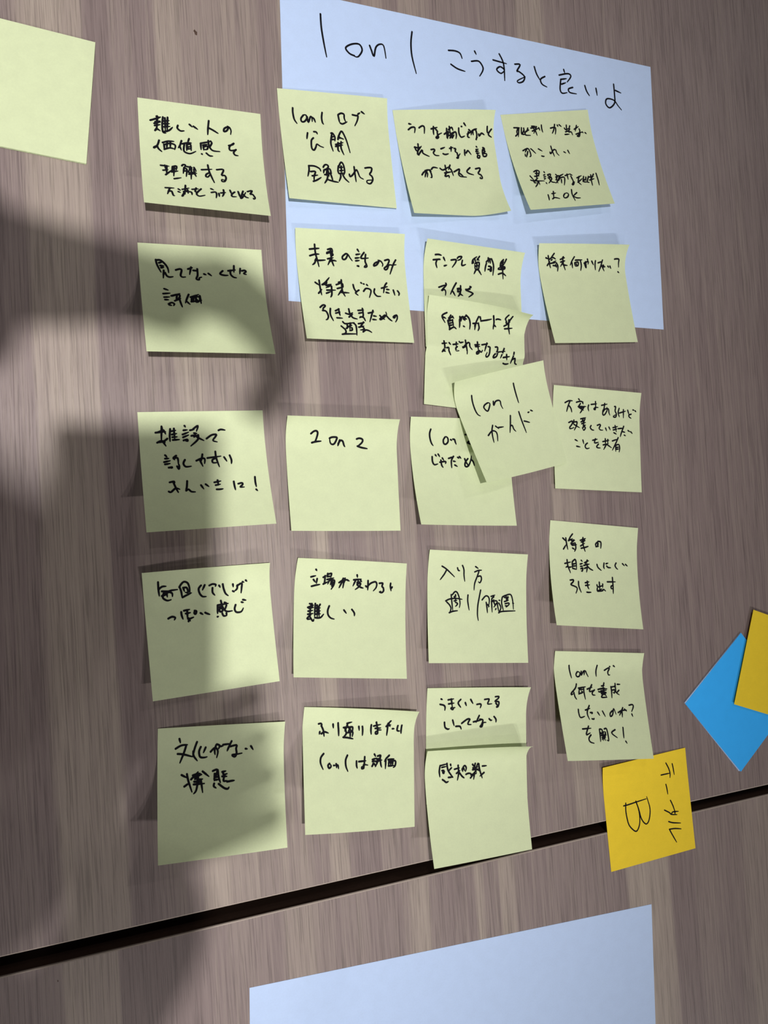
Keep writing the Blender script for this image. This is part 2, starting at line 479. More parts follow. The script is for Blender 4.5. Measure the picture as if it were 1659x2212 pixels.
INK = {
    '1a': (
        '93 176 142 155 174 139;148 135 140 185;142 138 163 144;130 186 169 173;122 199 172 180;149 154 137 255;125 217 167 204;126 260 145 226;138 239 165 257'
        ';193 137 185 194 187 263 210 272;209 142 207 253;230 135 221 259;197 170 240 160;199 192 242 186;198 219 245 209;189 263 236 245 265 214;309 192 304 2'
        '16 328 236 357 232;403 171 424 189;435 183 467 204;562 119 553 183 548 240;555 179 591 194 634 218;707 155 688 169 683 193 706 186 722 157 711 147 733'
        ' 156 743 181 738 213|153 344 137 391 111 412 111 420 129 409;136 400 145 423 169 447;180 361 223 343 269 339;190 376 191 426;190 380 236 361 278 372 2'
        '72 414;216 356 209 410;241 348 238 402;190 422 234 403 269 408;331 324 317 367 302 394;313 375 325 411;336 352 373 338 409 334;393 298 380 333;354 345'
        ' 344 404 356 428 395 435 440 408;372 351 368 409;375 355 401 347 404 405;374 375 399 370;373 394 402 388;485 327 485 385;485 327 563 301;502 342 539 3'
        '28;505 354 506 387;505 358 538 345 536 374 507 382;549 294 553 343 579 381 638 383;576 315 555 359;567 296 580 311;488 425 493 431;526 413 550 434 576'
        ' 434;716 317 747 305 763 292;759 291 723 324 721 354 739 360 774 347;774 347 753 375 763 399 788 402|152 582 216 582;185 577 193 625;168 629 207 619;1'
        '99 580 193 671;186 672 235 619;244 582 238 628;244 582 276 573 270 614;243 605 271 596;258 580 248 676;234 637 284 621;250 704 304 687;319 563 331 550'
        ' 348 554 335 587;336 578 325 638;335 587 356 593 347 667;330 615 355 607;358 566 400 569;387 562 373 609;415 567 430 601;369 609 375 626 426 610;393 5'
        '79 384 689;370 641 432 623;413 585 414 621 426 656;475 581 559 565;529 527 535 586 552 647 569 700;534 604 511 621 505 644 523 646 544 612;599 564 654'
        ' 556 635 613 660 614 669 640 655 674 633 677 634 658 659 664|174 810 240 804;208 809 186 876;206 843 220 841 230 884 240 887;274 809 290 821;272 838 2'
        '88 845;299 883 317 841;305 809 359 787;333 762 322 860;314 832 347 812;339 828 374 828 378 856;347 808 348 846;317 836 307 882;383 797 433 785;416 778'
        ' 406 818 431 819;455 782 415 836 434 863 481 846;535 769 555 777;535 809 568 799 576 822 569 862;595 810 596 844;611 803 651 792;636 766 636 804 621 8'
        '40;690 763 698 800;726 777 701 804 702 828 735 826;756 768 763 805 771 833;797 757 776 818 771 838 787 826 818 768;794 791 813 817 835 824;834 757 873'
        ' 742 854 783 873 780 891 816 878 832 876 820'
),
    '1b': (
        '125 158 123 202 130 257 151 293;214 214 191 244 195 271 219 269 243 239 239 211 215 210;248 224 254 273 277 222 290 227 290 262;297 227 310 239 318 26'
        '6;387 174 379 219 382 260 391 277;532 181 537 218 541 245;536 177 562 164 587 172 588 206 600 240;548 252 569 257 611 235;667 168 700 172 718 174 708 '
        '216 681 264;719 157 738 145;753 134 780 151|237 370 231 396 225 425;295 354 316 355 325 372;285 412 265 435 259 486 263 515 279 524 297 497 311 467 33'
        '7 482 368 492;458 360 445 411 440 455 453 518;451 353 466 352 483 386 479 422;451 389 477 379;456 410 477 408;517 376 548 326 567 349 589 412 610 518;'
        '510 405 516 383 534 388 562 397;521 368 526 396;483 454 554 430;481 472 548 452;507 434 500 500 512 517;537 424 530 482 549 542|213 675 211 715 193 77'
        '5;216 675 265 674 306 692 317 716;224 729 266 725 250 770 245 814;233 768 284 756;237 819 270 804 313 775;343 677 360 654 381 652 391 665 378 685 347 '
        '699;347 702 340 732;350 702 399 687 409 718 411 733;376 696 362 752;383 699 387 757;349 746 393 734;377 750 365 788 339 826;401 726 411 762 417 798;36'
        '5 788 420 801 467 806;485 653 476 697 480 726;489 653 515 614 534 641 538 699 527 729;498 666 528 660;495 696 528 689;488 722 529 714;511 651 507 716;'
        '495 725 495 754 475 796;516 730 533 765 566 797;632 647 632 705 635 785;579 721 584 742 612 721 647 675 660 688 676 737 707 755;735 649 765 642 798 64'
        '3 791 676 773 703 793 723 796 756 770 791 740 786 743 764 793 755'
),
    '1c': (
        '139 124 160 128;126 177 160 156 193 159 183 204;234 159 267 142 287 155 280 209;354 168 416 154;379 148 374 188 374 218;399 171 420 190;412 194 411 22'
        '8 393 245 403 252 420 242 419 221 456 203;482 213 528 186;511 163 504 247;539 146 543 192;529 173 562 153 575 179;527 193 511 254;543 192 547 219;548 '
        '212 597 192 606 219 597 253;536 247 571 212;559 246 582 219;531 226 580 205;635 159 635 205 654 238 691 228;663 144 672 145;690 116 709 139;721 210 76'
        '2 190 760 217;734 190 722 231 741 241;739 171 758 184;766 187 795 170 822 163;778 177 783 216;810 170 820 203 817 236 806 264 812 250 825 236;840 209 '
        '842 229;851 222 868 202 884 205 899 215;933 143 933 188 949 201;977 165 945 202 951 221 975 235|157 342 202 345 223 337;162 338 167 367 185 374 228 33'
        '0;198 309 193 352 175 404 187 418;184 414 228 366 230 395 257 413 289 427;321 361 353 357 354 371 338 393 356 415 391 418;423 352 465 337;437 399 459 '
        '406 492 398;514 347 551 336;532 332 524 376;561 346 576 350 567 375 588 389;584 389 585 426 571 437 587 437 594 418 614 396;669 359 662 396 662 414;67'
        '9 388 699 366 710 373 729 402;799 325 806 332;790 354 815 350;786 372 815 368;791 390 820 386;800 405 792 430 811 434 819 412 800 408;866 335 877 338 '
        '862 357 877 364;858 357 850 400;884 371 859 393 859 418 888 415 896 393 871 393;881 342 877 386|176 610 206 579 235 590 225 631;237 564 218 594 202 63'
        '1;216 568 257 560 273 593 272 630 259 634;268 559 277 574;285 552 309 533 350 539;376 542 405 557 475 522;434 512 432 574;486 508 461 552;414 586 488 '
        '573;440 574 411 619 452 611 451 633;469 530 491 559 500 610;515 573 572 546 573 561 559 594 574 616 637 622;572 587 603 612;692 530 653 563 669 585 71'
        '8 599;750 540 796 532 792 554 770 583 799 601 806 630 781 631 788 619'
),
    '1d': (
        '115 132 178 135;161 134 138 173 143 203;115 213 157 185;169 138 142 222;199 136 187 183 186 202;223 159 195 199 229 200;223 141 220 185;269 143 248 17'
        '9;273 162 235 178 227 208 281 215;303 145 364 141;316 128 359 130;330 139 340 169;313 175 392 150;346 162 357 219;370 134 324 198;393 146 400 172;429 '
        '122 425 159 428 192;526 157 579 152 581 182 567 219;582 123 561 173 534 209;611 131 616 146;633 129 655 148;687 165 701 180 748 168;716 137 708 188;75'
        '4 146 736 182;691 202 738 190;679 228 729 227;747 175 726 204 757 206 766 237;799 182 854 158;834 146 807 201;857 181 861 204 837 241 816 251 842 256 '
        '859 227;808 232 886 213;886 213 897 222;919 222 932 234|151 364 213 345 227 392 222 423 207 430;204 344 171 381;203 375 172 432;163 420 166 396;245 35'
        '0 258 363 285 400;330 356 365 381;344 431 360 436 373 435;479 337 480 376 488 444;451 398 454 414 497 377 523 379 526 411 544 438;612 404 630 417;661 '
        '391 671 428|141 631 166 678;198 590 234 577 259 591 230 634 185 639;232 581 199 681;209 608 251 610;132 676 171 687 281 695;189 639 241 638;160 695 22'
        '1 658;209 690 192 722 159 753;213 690 214 732;163 707 184 709;312 598 316 611;295 634 315 627;292 654 316 648;288 675 308 668;294 717 298 729;339 633 '
        '376 627 359 659;343 646 377 660;335 666 373 668 360 692 322 723;345 675 358 709 401 722;434 635 444 657 411 696;424 664 464 650 452 682 403 729;427 68'
        '9 424 730;471 655 522 637;472 675 518 670 515 703 490 756;479 692 467 733;475 667 442 706;537 655 591 642;565 640 557 698;600 643 622 657;602 684 608 '
        '726 582 758 601 755 621 727;601 664 610 710;663 689 725 668;696 674 665 730 687 766;658 738 722 701;749 678 718 734;750 711 727 735 765 742;772 688 75'
        '7 728;806 682 771 738 790 748;808 690 864 686;804 723 864 711;839 667 823 733 817 783;874 661 825 716;908 655 906 722 899 785|263 849 259 879 252 908;'
        '310 840 356 835;337 816 309 895;295 898 327 884 378 900;456 850 433 874 437 896 471 890 496 862 485 844 457 849;552 811 539 865 546 934;600 848 545 88'
        '2;548 887 576 906 619 909'
),
    '2a': (
        '133 131 141 171 168 234;136 134 168 133 201 160 223 197 227 235;156 155 184 146;165 177 193 179;171 195 192 191;190 217 182 285;199 237 211 264 231 27'
        '4 259 269;285 209 318 199 331 210 320 254 333 269 358 267;382 196 418 183;408 179 392 243;424 206 456 208;457 192 456 247 443 280 464 287 468 271 487 '
        '262;508 233 525 240;544 227 568 246;663 198 639 226 675 237 704 235;708 195 768 185;726 190 727 226 747 249 772 255;759 150 755 205;810 171 803 218;82'
        '3 190 846 185 856 196 836 213 857 221|181 383 211 394;170 429 223 422;175 462 217 458;180 485 207 485;204 525 229 511 249 523 241 540;207 533 227 539;'
        '231 447 300 423;238 447 292 432 293 461 259 488;277 437 266 488;255 493 303 469;292 470 299 508 309 550;369 428 352 467 337 510;346 493 371 522;381 45'
        '3 448 425;392 457 384 500;392 457 446 446 453 480 426 503;406 448 398 499;424 447 419 498;384 496 467 479;457 437 461 510;423 464 441 498'
),
    '2b': (
        '121 171 164 165 206 160;120 227 168 212 203 210;167 129 172 205 185 265 194 321;172 252 159 288 138 306;164 266 206 264 256 259;275 193 325 174;283 16'
        '6 312 158 326 164;308 162 308 225;325 174 319 218;274 200 303 192 330 207 315 225;278 247 329 235;311 232 318 273 329 308;306 246 277 300;298 267 327 '
        '259 355 263;445 195 415 220 417 244 442 240 463 201 445 195 466 201 483 228 502 254;555 153 569 173;542 198 579 191;533 229 570 224;535 253 568 248;54'
        '6 298 560 301 553 294;616 177 589 212 591 229 654 223;630 193 622 252 631 280 633 301 610 306 623 287;736 254 709 269 700 291 730 279 752 246 741 240 '
        '770 246 787 273 781 291;808 237 842 228 849 242 826 285 798 308 808 322 828 310 846 277 880 276 914 271;913 229 888 268 848 360|144 466 176 490;181 44'
        '6 183 515 189 580;163 566 196 529;204 485 235 462 275 417;204 485 240 476 250 454;239 491 286 478;281 489 236 512;241 534 319 531;287 496 282 569 268 '
        '598;234 563 274 547;332 480 384 459;356 457 385 448;383 434 379 499;338 515 394 499;390 470 394 499;382 477 382 535 401 585;376 528 338 577;373 550 44'
        '1 551;487 473 493 509 511 545;535 522 512 537 502 552 522 570;562 452 572 459;586 462 593 465;614 468 624 478;578 531 603 504 639 510 647 532 626 587;'
        '684 505 676 538 698 570 734 572;751 495 809 478;805 445 783 475 765 538;799 504 824 506;791 533 820 539;862 509 871 556;902 514 915 536 908 558|160 69'
        '8 188 675 208 681 183 712 201 733;178 727 208 733 223 776 212 806 197 814;251 705 243 761 263 820;294 725 332 705;294 747 335 735;325 706 327 742 331 '
        '768;299 791 349 792;384 744 419 753 450 737;418 702 423 775;411 779 448 752;430 745 443 782 485 795;503 713 555 707;507 739 548 730;546 693 544 763 51'
        '7 775 508 783;517 773 545 778 559 810;595 735 648 722;643 708 599 816;643 759 669 762;631 793 664 795;703 753 716 771 743 788;749 748 707 779 698 790 '
        '717 786 764 747 764 718;763 751 789 783 813 801;846 748 829 763 839 770 858 744 868 751 864 780 845 809|347 826 370 844 451 830;327 868 361 904 357 93'
        '4 327 942;326 946 363 941 461 937;384 843 381 888;414 835 401 902;384 873 426 856;443 834 464 862 459 948;422 879 423 901 396 910;371 888 419 849;489 '
        '839 546 826;539 822 495 876;488 872 537 859;519 860 537 889 499 898;522 915 550 896 579 902 602 917'
),
    '2c': (
        '106 130 136 125 165 129;91 177 149 166 160 168;128 172 120 205 133 242;189 145 208 172;205 217 229 208;268 158 314 149 314 175 285 221;327 135 339 121'
        ' 368 117 357 141 333 153;380 148 378 187 393 191 418 179;483 161 485 129 520 98;486 135 497 159;502 120 518 150;545 92 526 130;528 117 548 127;512 158'
        ' 552 146 551 205 521 209 509 164;530 155 536 207;515 183 552 172;526 215 509 253;552 212 584 253;627 144 621 184 620 217;636 94 648 135;638 103 671 99'
        ';671 99 692 129 707 173 705 243;659 114 667 139;624 131 639 110;653 167 676 170 672 204 687 205 687 169;652 196 663 192;795 91 774 119 772 146;824 84 '
        '811 128;779 125 804 113;772 146 808 135;774 159 819 153 818 173 754 181 777 158;783 168 813 164;793 98 813 265;762 227 803 212 841 232|149 424 218 392'
        ';219 378 222 395 184 441 177 452 202 439 216 458 212 493;325 362 298 407 263 477;290 449 310 485;335 416 364 406;338 423 341 450;369 384 363 455 340 4'
        '89;337 444 371 436;355 459 388 476;346 422 372 415 367 440;420 413 468 407;465 380 476 385 438 411;423 420 489 440 485 454 449 483'
),
    '2e': (
        '189 134 156 154 148 178 178 227;159 177 185 186;230 151 208 203;213 179 254 164;246 158 263 175;226 174 226 200;209 209 257 189;205 203 221 267;250 19'
        '0 263 248;218 228 253 216;219 247 259 238;224 260 222 284;222 287 264 258 290 271;321 177 325 213 322 253;320 151 328 179;326 160 352 147 356 169;339 '
        '152 337 191;364 171 373 141 387 139;378 130 412 155 430 198 425 255;366 161 392 164;367 148 376 179;364 234 376 239;459 194 512 184;504 126 489 177 47'
        '7 252;512 184 522 225 511 257;519 127 533 158;479 205 478 231;534 161 586 147 634 131;646 98 667 159 667 219;671 179 693 193;681 127 698 121 728 124;7'
        '89 68 770 104 780 123;832 75 820 110 809 146;785 129 795 149 823 131;775 175 811 153;785 200 861 184;806 112 838 244|151 429 197 419;168 403 177 462 1'
        '63 485;160 499 178 476 213 458 221 484 248 517;164 488 189 495;219 413 234 428;259 424 310 411;291 399 289 434;300 439 286 455 294 474 319 474;320 389'
        ' 328 398;332 397 361 387;382 367 391 420 408 489;355 435 373 433 387 407;359 441 401 391 423 388 428 422 451 447;479 398 527 388;484 414 528 405;504 3'
        '67 514 445;518 451 500 464 504 477 523 467 518 444 545 458 555 439;550 388 609 370;602 364 578 443;614 397 633 401 630 436 628 471 613 490 598 482 605'
        ' 453;689 391 712 391 706 433 677 472 681 488 707 475 717 439 748 428 789 419;781 393 763 440 753 483;780 476 841 461;806 448 822 491;789 527 812 531 8'
        '43 523;885 417 879 460 866 517;880 481 903 471 912 511 931 519'
),
    '2d': (
        '82 133 104 142;107 114 119 179 130 227;95 205 127 167;172 93 127 148;119 148 156 130 190 145;141 155 156 148;122 186 201 176;156 180 194 161;198 180 2'
        '15 211 206 260;162 205 215 211;189 198 199 224;243 148 291 133;275 124 283 130;247 173 296 161;268 130 277 186 295 247;284 161 245 214;276 199 322 205'
        ';400 124 376 161 356 202;376 180 381 228;414 155 490 152;407 180 413 211;407 180 445 173 445 205 413 211;471 155 483 205 472 254;426 192 433 212;515 1'
        '83 561 167 561 193;530 170 530 186;551 145 560 161;522 193 537 228 538 180;603 164 624 199;646 161 643 199 645 248;678 180 729 167;728 155 710 212 683'
        ' 264;718 199 747 258;738 202 754 219;726 218 762 219;794 212 805 225;818 212 829 235;869 145 896 142 921 148 921 180 922 222;911 268 923 277'
),
    '3a': (
        '128 167 206 161;177 118 178 149 142 163;175 149 192 150 205 180;177 120 169 239;216 218 186 239 136 249;136 249 169 235 197 247;179 239 201 278;243 14'
        '0 236 195 236 241;272 137 273 227;249 158 285 152;254 185 291 178;256 207 293 205;258 230 309 228;356 116 363 127;346 153 376 150;337 187 385 169;339 '
        '210 384 192;341 236 370 229 373 241 358 241;397 154 430 148;423 144 462 118 448 163;428 178 450 182;405 200 442 193;426 208 457 194;460 194 454 232 39'
        '5 284;451 213 501 241;524 226 567 197 604 194 595 213 574 243 607 256;625 160 644 153 678 159|189 354 202 370;187 383 215 382;177 412 224 402;183 431 '
        '222 425;209 460 238 457 226 466;274 361 251 380 260 395;254 384 283 381 286 428;274 451 286 475 291 451 286 428;339 399 325 429 341 457 384 455;428 41'
        '0 470 392 495 397 491 436;480 357 468 411;454 399 475 459;517 390 626 378;585 337 587 392 606 469;587 392 556 407 558 431 591 432;651 387 670 423;697 '
        '373 708 413 705 445|206 585 238 579 244 591;234 586 248 630 265 675;193 663 210 668 247 638 278 648;341 580 333 635 323 662;326 663 345 652 365 673 39'
        '6 677;445 621 463 654;482 615 505 636;552 602 604 593;560 627 598 621;579 584 582 628;564 664 589 665 615 662;707 602 709 643 713 676;741 624 772 618 '
        '774 634 753 654 786 655;883 570 881 615 884 657;880 681 890 694'
),
    '3b': (
        '217 157 239 137 262 132 275 150 268 189 252 225 226 234;226 234 259 225 307 219;382 193 405 183 445 184 443 205 426 237 406 245 389 231 382 193;473 20'
        '7 463 236 456 256;460 237 480 210 500 216 511 249 519 263;626 194 650 187 678 196 678 219 651 246 634 256;634 256 672 268 723 276'
),
    '3c': (
        '199 108 189 147 195 197 208 235 222 255;342 175 325 201 328 233 348 240 370 219 370 188 353 172 339 177;398 197 408 206;419 193 436 196 443 218 452 23'
        '8;543 149 565 149 587 164 595 190 577 222;584 209 566 222 591 231 615 241|205 357 204 402 219 431 254 424;238 340 247 353;266 333 279 356;276 408 332 '
        '400 330 420;288 388 291 434 303 456;304 368 316 388;366 371 420 354;417 351 392 393 389 458;413 396 433 399;423 432 446 445;458 360 471 369;476 353 49'
        '1 369;528 372 539 404 564 440;560 371 532 404 525 437 542 447 568 427 591 378 597 345;591 378 611 397 621 436'
),
    '3d': (
        '133 160 173 139 215 136;187 141 168 190 152 245;182 189 200 211 210 246;283 113 297 124;260 147 301 135 336 139;329 142 337 159;306 156 286 193 338 19'
        '5;352 182 325 220 304 249;282 187 369 181;297 198 342 219;400 164 394 191 402 221;428 156 491 145;476 125 482 185;472 204 461 198 479 182 510 180;478 '
        '179 479 206;548 156 612 139;583 135 578 184 564 203;565 209 565 246 587 244 614 200 610 170;565 221 593 189 628 186 636 222 647 246;699 157 713 159 70'
        '8 199 723 228 716 259 691 261 694 249 723 234;754 171 744 215 759 256;759 217 831 193;805 180 807 262;856 182 872 224;898 219 872 230 876 248 898 260;'
        '918 175 933 177;944 182 956 191|174 351 212 334 212 361 183 399 193 410 232 396;233 323 226 360;222 348 261 333;254 340 268 339 260 376 234 422;232 36'
        '5 294 394;310 306 367 290;338 304 324 329;313 336 352 315;320 353 365 338;359 302 337 352;338 328 343 388;329 395 347 376 361 393 342 416 332 401;337 '
        '371 365 363;428 364 417 383 434 404 459 408;499 357 528 346 535 357 520 383 533 400 562 401;595 378 605 405;634 366 649 393;681 369 736 353;684 391 72'
        '8 379;707 346 720 407;691 418 719 431;742 375 808 364;809 346 781 409 765 453;796 402 822 406;813 435 828 440;859 386 880 397;891 396 909 413|242 515 '
        '269 526;257 578 295 583;329 513 338 549;380 540 359 557 354 581 371 595 400 588;441 509 495 494;474 492 462 533 508 524;507 542 485 568 496 579 527 58'
        '0;558 515 630 498;588 485 589 543;616 490 615 530;561 548 622 532;597 543 566 593;607 542 657 570;670 502 732 480;740 464 709 524 667 594;708 536 706 '
        '604;708 543 745 534 754 571 746 608;715 564 744 559;714 582 743 577'
),
    '3e': (
        '179 174 173 227 174 312 184 357 204 376;322 272 286 285 269 310 293 348 326 315 342 283 323 269;385 271 376 308 407 276 440 272 456 286 451 320 458 35'
        '6;636 149 639 211 641 274 642 337|294 489 268 534 253 588 244 648;211 573 265 540 301 551 307 585 288 642;321 502 345 532;346 521 401 525;513 437 484 '
        '513 449 592;476 533 498 531 501 567 516 593;614 420 616 505 626 627;641 517 667 528 696 542;711 447 726 445;747 433 766 444'
),
    '4a': (
        '117 87 116 147 119 199;116 147 144 127 175 127;141 164 190 170 211 165 261 163;162 167 145 202 150 224 177 242 206 238;145 202 189 177 217 188 218 214'
        ';175 176 179 213;138 201 167 197;276 146 292 122 315 105 342 119 354 159 355 197;277 143 288 181 292 230;295 230 329 216 366 202;305 153 313 184;308 1'
        '54 333 157 341 195 320 193;445 150 425 175 430 213 450 241 479 245;474 150 454 189;510 158 536 149 561 156 557 171;534 180 532 217 548 242;587 166 595'
        ' 183;617 158 622 197 634 237 654 258;698 168 700 191;694 225 705 234;734 180 729 210 709 226;730 187 769 168 767 206 760 248;777 157 788 162;803 146 8'
        '12 157|172 384 201 373 225 383 217 400;275 345 276 371 284 402;297 337 341 332;309 361 345 358;322 337 319 406;325 425 334 408 367 397;327 400 339 423'
        ';379 347 393 353 384 374 374 365 379 347;424 371 441 384;460 372 474 381 495 391;563 325 559 370 557 392;563 325 649 321;576 342 602 341;575 357 577 3'
        '79 599 375 594 355 575 357;592 292 602 345 628 382 676 384;633 334 618 369;620 310 641 320;554 417 562 415;594 393 603 416 629 416;627 397 629 412;707'
        ' 339 696 372 708 399 746 400 767 373;757 323 772 328;770 305 794 312'
),
    '4b': (
        '172 96 180 107;136 163 176 151;159 184 178 206;191 176 188 215;147 242 183 231 218 223;243 161 268 146;258 147 259 192 254 218;248 218 286 197;279 126'
        ' 276 159;286 132 312 124 309 157;285 152 308 148;278 178 336 162;304 171 287 216;298 184 342 181 341 220 320 259;319 189 311 221;329 195 322 234;387 1'
        '99 419 178 427 203 423 242;421 161 407 204 389 243;437 160 434 196;432 180 452 169;455 172 477 181;543 125 548 145;516 169 584 159;534 172 513 221;557'
        ' 164 556 190;578 169 589 182;549 190 576 183;550 203 580 195 571 222 535 251;550 210 578 228 606 236;647 169 649 205 648 250;629 216 640 222 673 191 7'
        '14 176 729 195 723 227 700 255;753 187 784 185 778 212 790 224 794 250 777 267 756 262 770 255;858 182 856 208 864 247;873 214 863 227 859 214|120 421'
        ' 169 400;136 389 149 394 143 420;155 388 162 413;130 427 169 419;143 426 137 490;124 452 163 444;121 478 166 470;144 483 115 516 144 518;138 496 164 5'
        '33 174 517;185 386 182 437 180 494;201 398 203 500;227 391 208 424;185 424 228 420;189 450 228 445;186 475 229 470;183 504 209 506 235 499 258 472;215'
        ' 423 219 493;307 401 294 439 298 477 321 502 351 510;437 431 458 457;508 423 529 450 531 476'
),
    '4c': (
        '135 144 173 164 209 191 263 236;183 173 162 214 123 266;288 153 298 175 313 179;336 130 353 166 357 217 366 272;468 135 496 151;463 184 497 170 532 16'
        '6;505 180 490 225 466 289 460 349;500 224 525 220 534 249 519 281 504 272|178 454 213 437 275 428 340 436;188 463 216 490 229 521 215 558;211 558 246 '
        '545 294 538;232 396 237 452 246 536;244 396 268 370 289 373 309 413 319 469 312 510;275 395 268 427;261 414 282 408;268 420 281 451;261 452 288 445;27'
        '4 464 295 476 274 501;399 395 396 449 409 530;527 347 512 414 497 490 492 572 500 622;541 436 576 400 605 406 615 443 604 501;583 457 589 501 594 551;'
        '593 475 614 494;633 402 673 388;662 404 640 424 647 443 662 429;637 443 642 544;640 449 690 442 700 492 710 536;662 455 675 486;690 461 661 499;682 51'
        '2 675 524;716 435 726 437;712 460 733 504 706 552;710 549 746 536 881 528;748 408 741 459 758 526;752 402 785 388 836 380 857 438 863 514;770 408 814 '
        '407;788 394 792 439;807 400 802 439;770 446 813 432;777 465 813 458 817 471 787 497;780 484 805 484;857 457 868 460'
),
    '4d': (
        '147 159 185 188;180 156 190 207 204 264;156 264 186 220;252 113 232 140 208 183;211 180 255 158;245 178 278 169 234 204;242 213 286 194;253 222 302 21'
        '2;287 201 294 245 279 279;257 248 279 259;342 168 401 147;371 140 368 169;354 183 399 167;390 151 377 188;368 169 377 214 399 271;347 222 392 193;354 '
        '244 400 232 434 220;540 170 517 191 522 217;543 164 574 168 579 200 576 230;536 184 552 183;537 200 552 196;522 217 552 212|165 402 229 385;192 365 19'
        '7 419 222 489;197 426 174 440;204 438 241 430;248 384 248 449;252 377 283 356 292 394 293 446;254 403 289 394;257 422 291 417;255 445 292 452;351 361 '
        '362 371;337 398 364 390;340 420 366 416;342 443 365 435 355 465 344 462;387 382 434 360;419 354 394 401;378 408 440 392;417 393 415 426 404 472;384 43'
        '7 423 419;423 419 445 437 478 451;528 390 538 419 574 446;610 372 604 408 610 427;633 377 656 369;639 399 654 412 685 413;750 363 737 387 747 410 766 '
        '424;825 365 847 384;860 370 881 385|212 560 249 555 240 578 215 602 254 616 279 628 281 647 263 683;304 568 303 613 323 671;379 577 422 565;380 603 42'
        '7 594;404 560 405 615 415 634;388 667 407 668 436 665;511 590 521 609 576 593;541 562 539 647;578 579 574 612;512 622 512 648 565 626;512 651 563 645 '
        '584 631 605 645;634 554 728 549;697 508 697 593 692 665;693 586 673 597 675 617 694 616'
),
    '5a': (
        '165 91 173 123;137 167 179 145 227 142;217 151 200 206 170 278;153 208 200 216 266 239;301 126 283 178 269 239;273 198 276 233 304 273;331 168 318 202'
        ' 325 244 353 253 380 250;369 175 352 215;408 213 436 187 457 193 465 221 456 262;453 160 440 198 443 237;457 157 478 169 471 194;478 177 506 175;506 1'
        '65 567 162;573 141 549 193 539 217;563 184 613 177 610 205 614 241 600 268 578 252 621 249 657 245;686 212 700 215;729 194 747 224|183 370 221 393;224'
        ' 367 234 418 261 504;203 458 241 435;255 410 310 358;269 381 310 372 338 381;282 396 338 381;286 410 310 399 295 491 274 518;275 449 358 450;303 418 3'
        '44 415;331 421 343 515;279 429 337 435;345 358 393 400;425 362 460 355 449 398 431 424;439 384 435 437;464 359 470 414 483 456;442 411 470 410;438 431'
        ' 470 431;499 376 527 372;506 376 509 397 537 393;498 410 534 413;512 418 508 445 536 447;536 454 568 451 593 450;434 458 430 477 448 493;469 464 511 4'
        '99 539 508 550 496'
),
    '5b': (
        '136 144 156 141 167 156;160 159 178 197 185 245;148 209 144 228;161 225 188 210 222 220;261 147 266 179;304 137 311 192 313 243;383 141 423 130;390 14'
        '1 379 174;355 177 414 171;380 177 366 206;407 174 435 175 433 219;386 161 436 219;414 181 394 219;366 180 380 225 353 256;353 256 394 260 440 270;394 '
        '219 436 213 433 251;415 219 415 257;490 169 495 201;522 169 526 201 524 243;601 156 600 202 604 235;623 167 685 153;639 187 688 184;643 131 661 203 64'
        '4 216 644 232 662 229 664 203 693 201;772 120 737 168;737 171 778 158;751 143 750 198 745 247;759 150 773 172;796 192 812 192;844 165 840 206 863 213;'
        '880 162 877 207 878 233|178 385 153 416 149 459 169 509;227 464 213 479 222 501 240 486 230 467;264 480 274 480;285 468 288 499;286 481 299 478 305 50'
        '6;387 402 370 439 371 489 387 530;467 451 466 485 472 507;488 455 551 450;542 418 533 493 515 499 514 512 532 506 529 481 568 485;631 399 642 418;612 '
        '442 652 431;612 458 644 453;615 477 629 471;607 496 619 477;629 481 640 490 636 500;660 415 688 410 681 435;652 440 688 435;644 459 698 448;681 409 68'
        '7 479 694 505;659 459 643 491;673 441 651 472;768 412 739 437 723 461;735 449 729 519;756 447 811 442;764 456 759 501;763 463 822 458 821 497 803 512;'
        '778 463 781 495;800 461 796 496;759 498 810 496;771 450 796 483'
),
    '5c': (
        '136 101 148 107;129 149 164 158 178 175 177 204;204 111 256 104;211 148 263 142;234 104 248 174;248 178 236 189 254 200 262 186 275 183;326 111 303 14'
        '3 332 184;373 142 386 171;423 114 449 153;490 163 522 160 532 173 525 197;562 119 602 116 604 133 598 163 639 163;666 96 698 95 696 115 668 140 705 14'
        '6 709 176 688 196 706 193 713 168;679 158 701 184|176 309 182 353 208 370 223 367;256 294 270 342;287 350 327 352 340 377;345 326 398 293 425 294 412 '
        '317 407 337 438 342;461 319 537 307;519 266 488 325;524 299 556 308 542 347 528 363 547 364 560 332 587 330;619 299 633 312 647 313;669 282 688 307 68'
        '8 332'
),
    '5e': (
        '143 168 137 222 141 269;147 169 210 159;161 188 200 184;163 217 180 219 180 243 167 237;171 230 189 228;206 154 223 224 266 288;253 203 224 232;242 16'
        '7 248 185;223 283 266 284;165 295 178 308;178 304 198 322 220 317;284 219 332 212;317 185 324 252 308 316;302 257 337 237;329 252 354 287 375 305;359 '
        '227 364 248;359 227 380 196 399 220 390 251;372 217 382 242;394 276 417 270 443 274;459 193 479 221;485 187 479 238;512 191 493 239;465 228 514 225;47'
        '9 221 497 272;461 244 524 243;437 312 479 270 497 256;479 270 467 327;443 285 497 280;521 196 533 260 552 325;479 229 524 259;573 281 531 307;559 222 '
        '600 223'
),
    'B': (
        '824 127 831 177 837 237;748 105 777 166 788 217 782 257;680 211 729 212 784 213;726 312 733 358 737 410;760 476 783 533 803 605;678 555 733 591 755 61'
        '3 821 629;756 609 775 593 842 601;796 590 800 626;713 675 761 696 854 719;712 750 779 757 853 776;712 750 745 819 782 892|212 417 273 416 355 410 480 '
        '403;239 396 231 464 237 546 256 618 314 682 348 671 375 616 382 530 368 439 357 397;356 403 379 482 400 581 442 639 477 625 503 562 510 496 494 418 48'
        '6 383'
),
    '5d': (
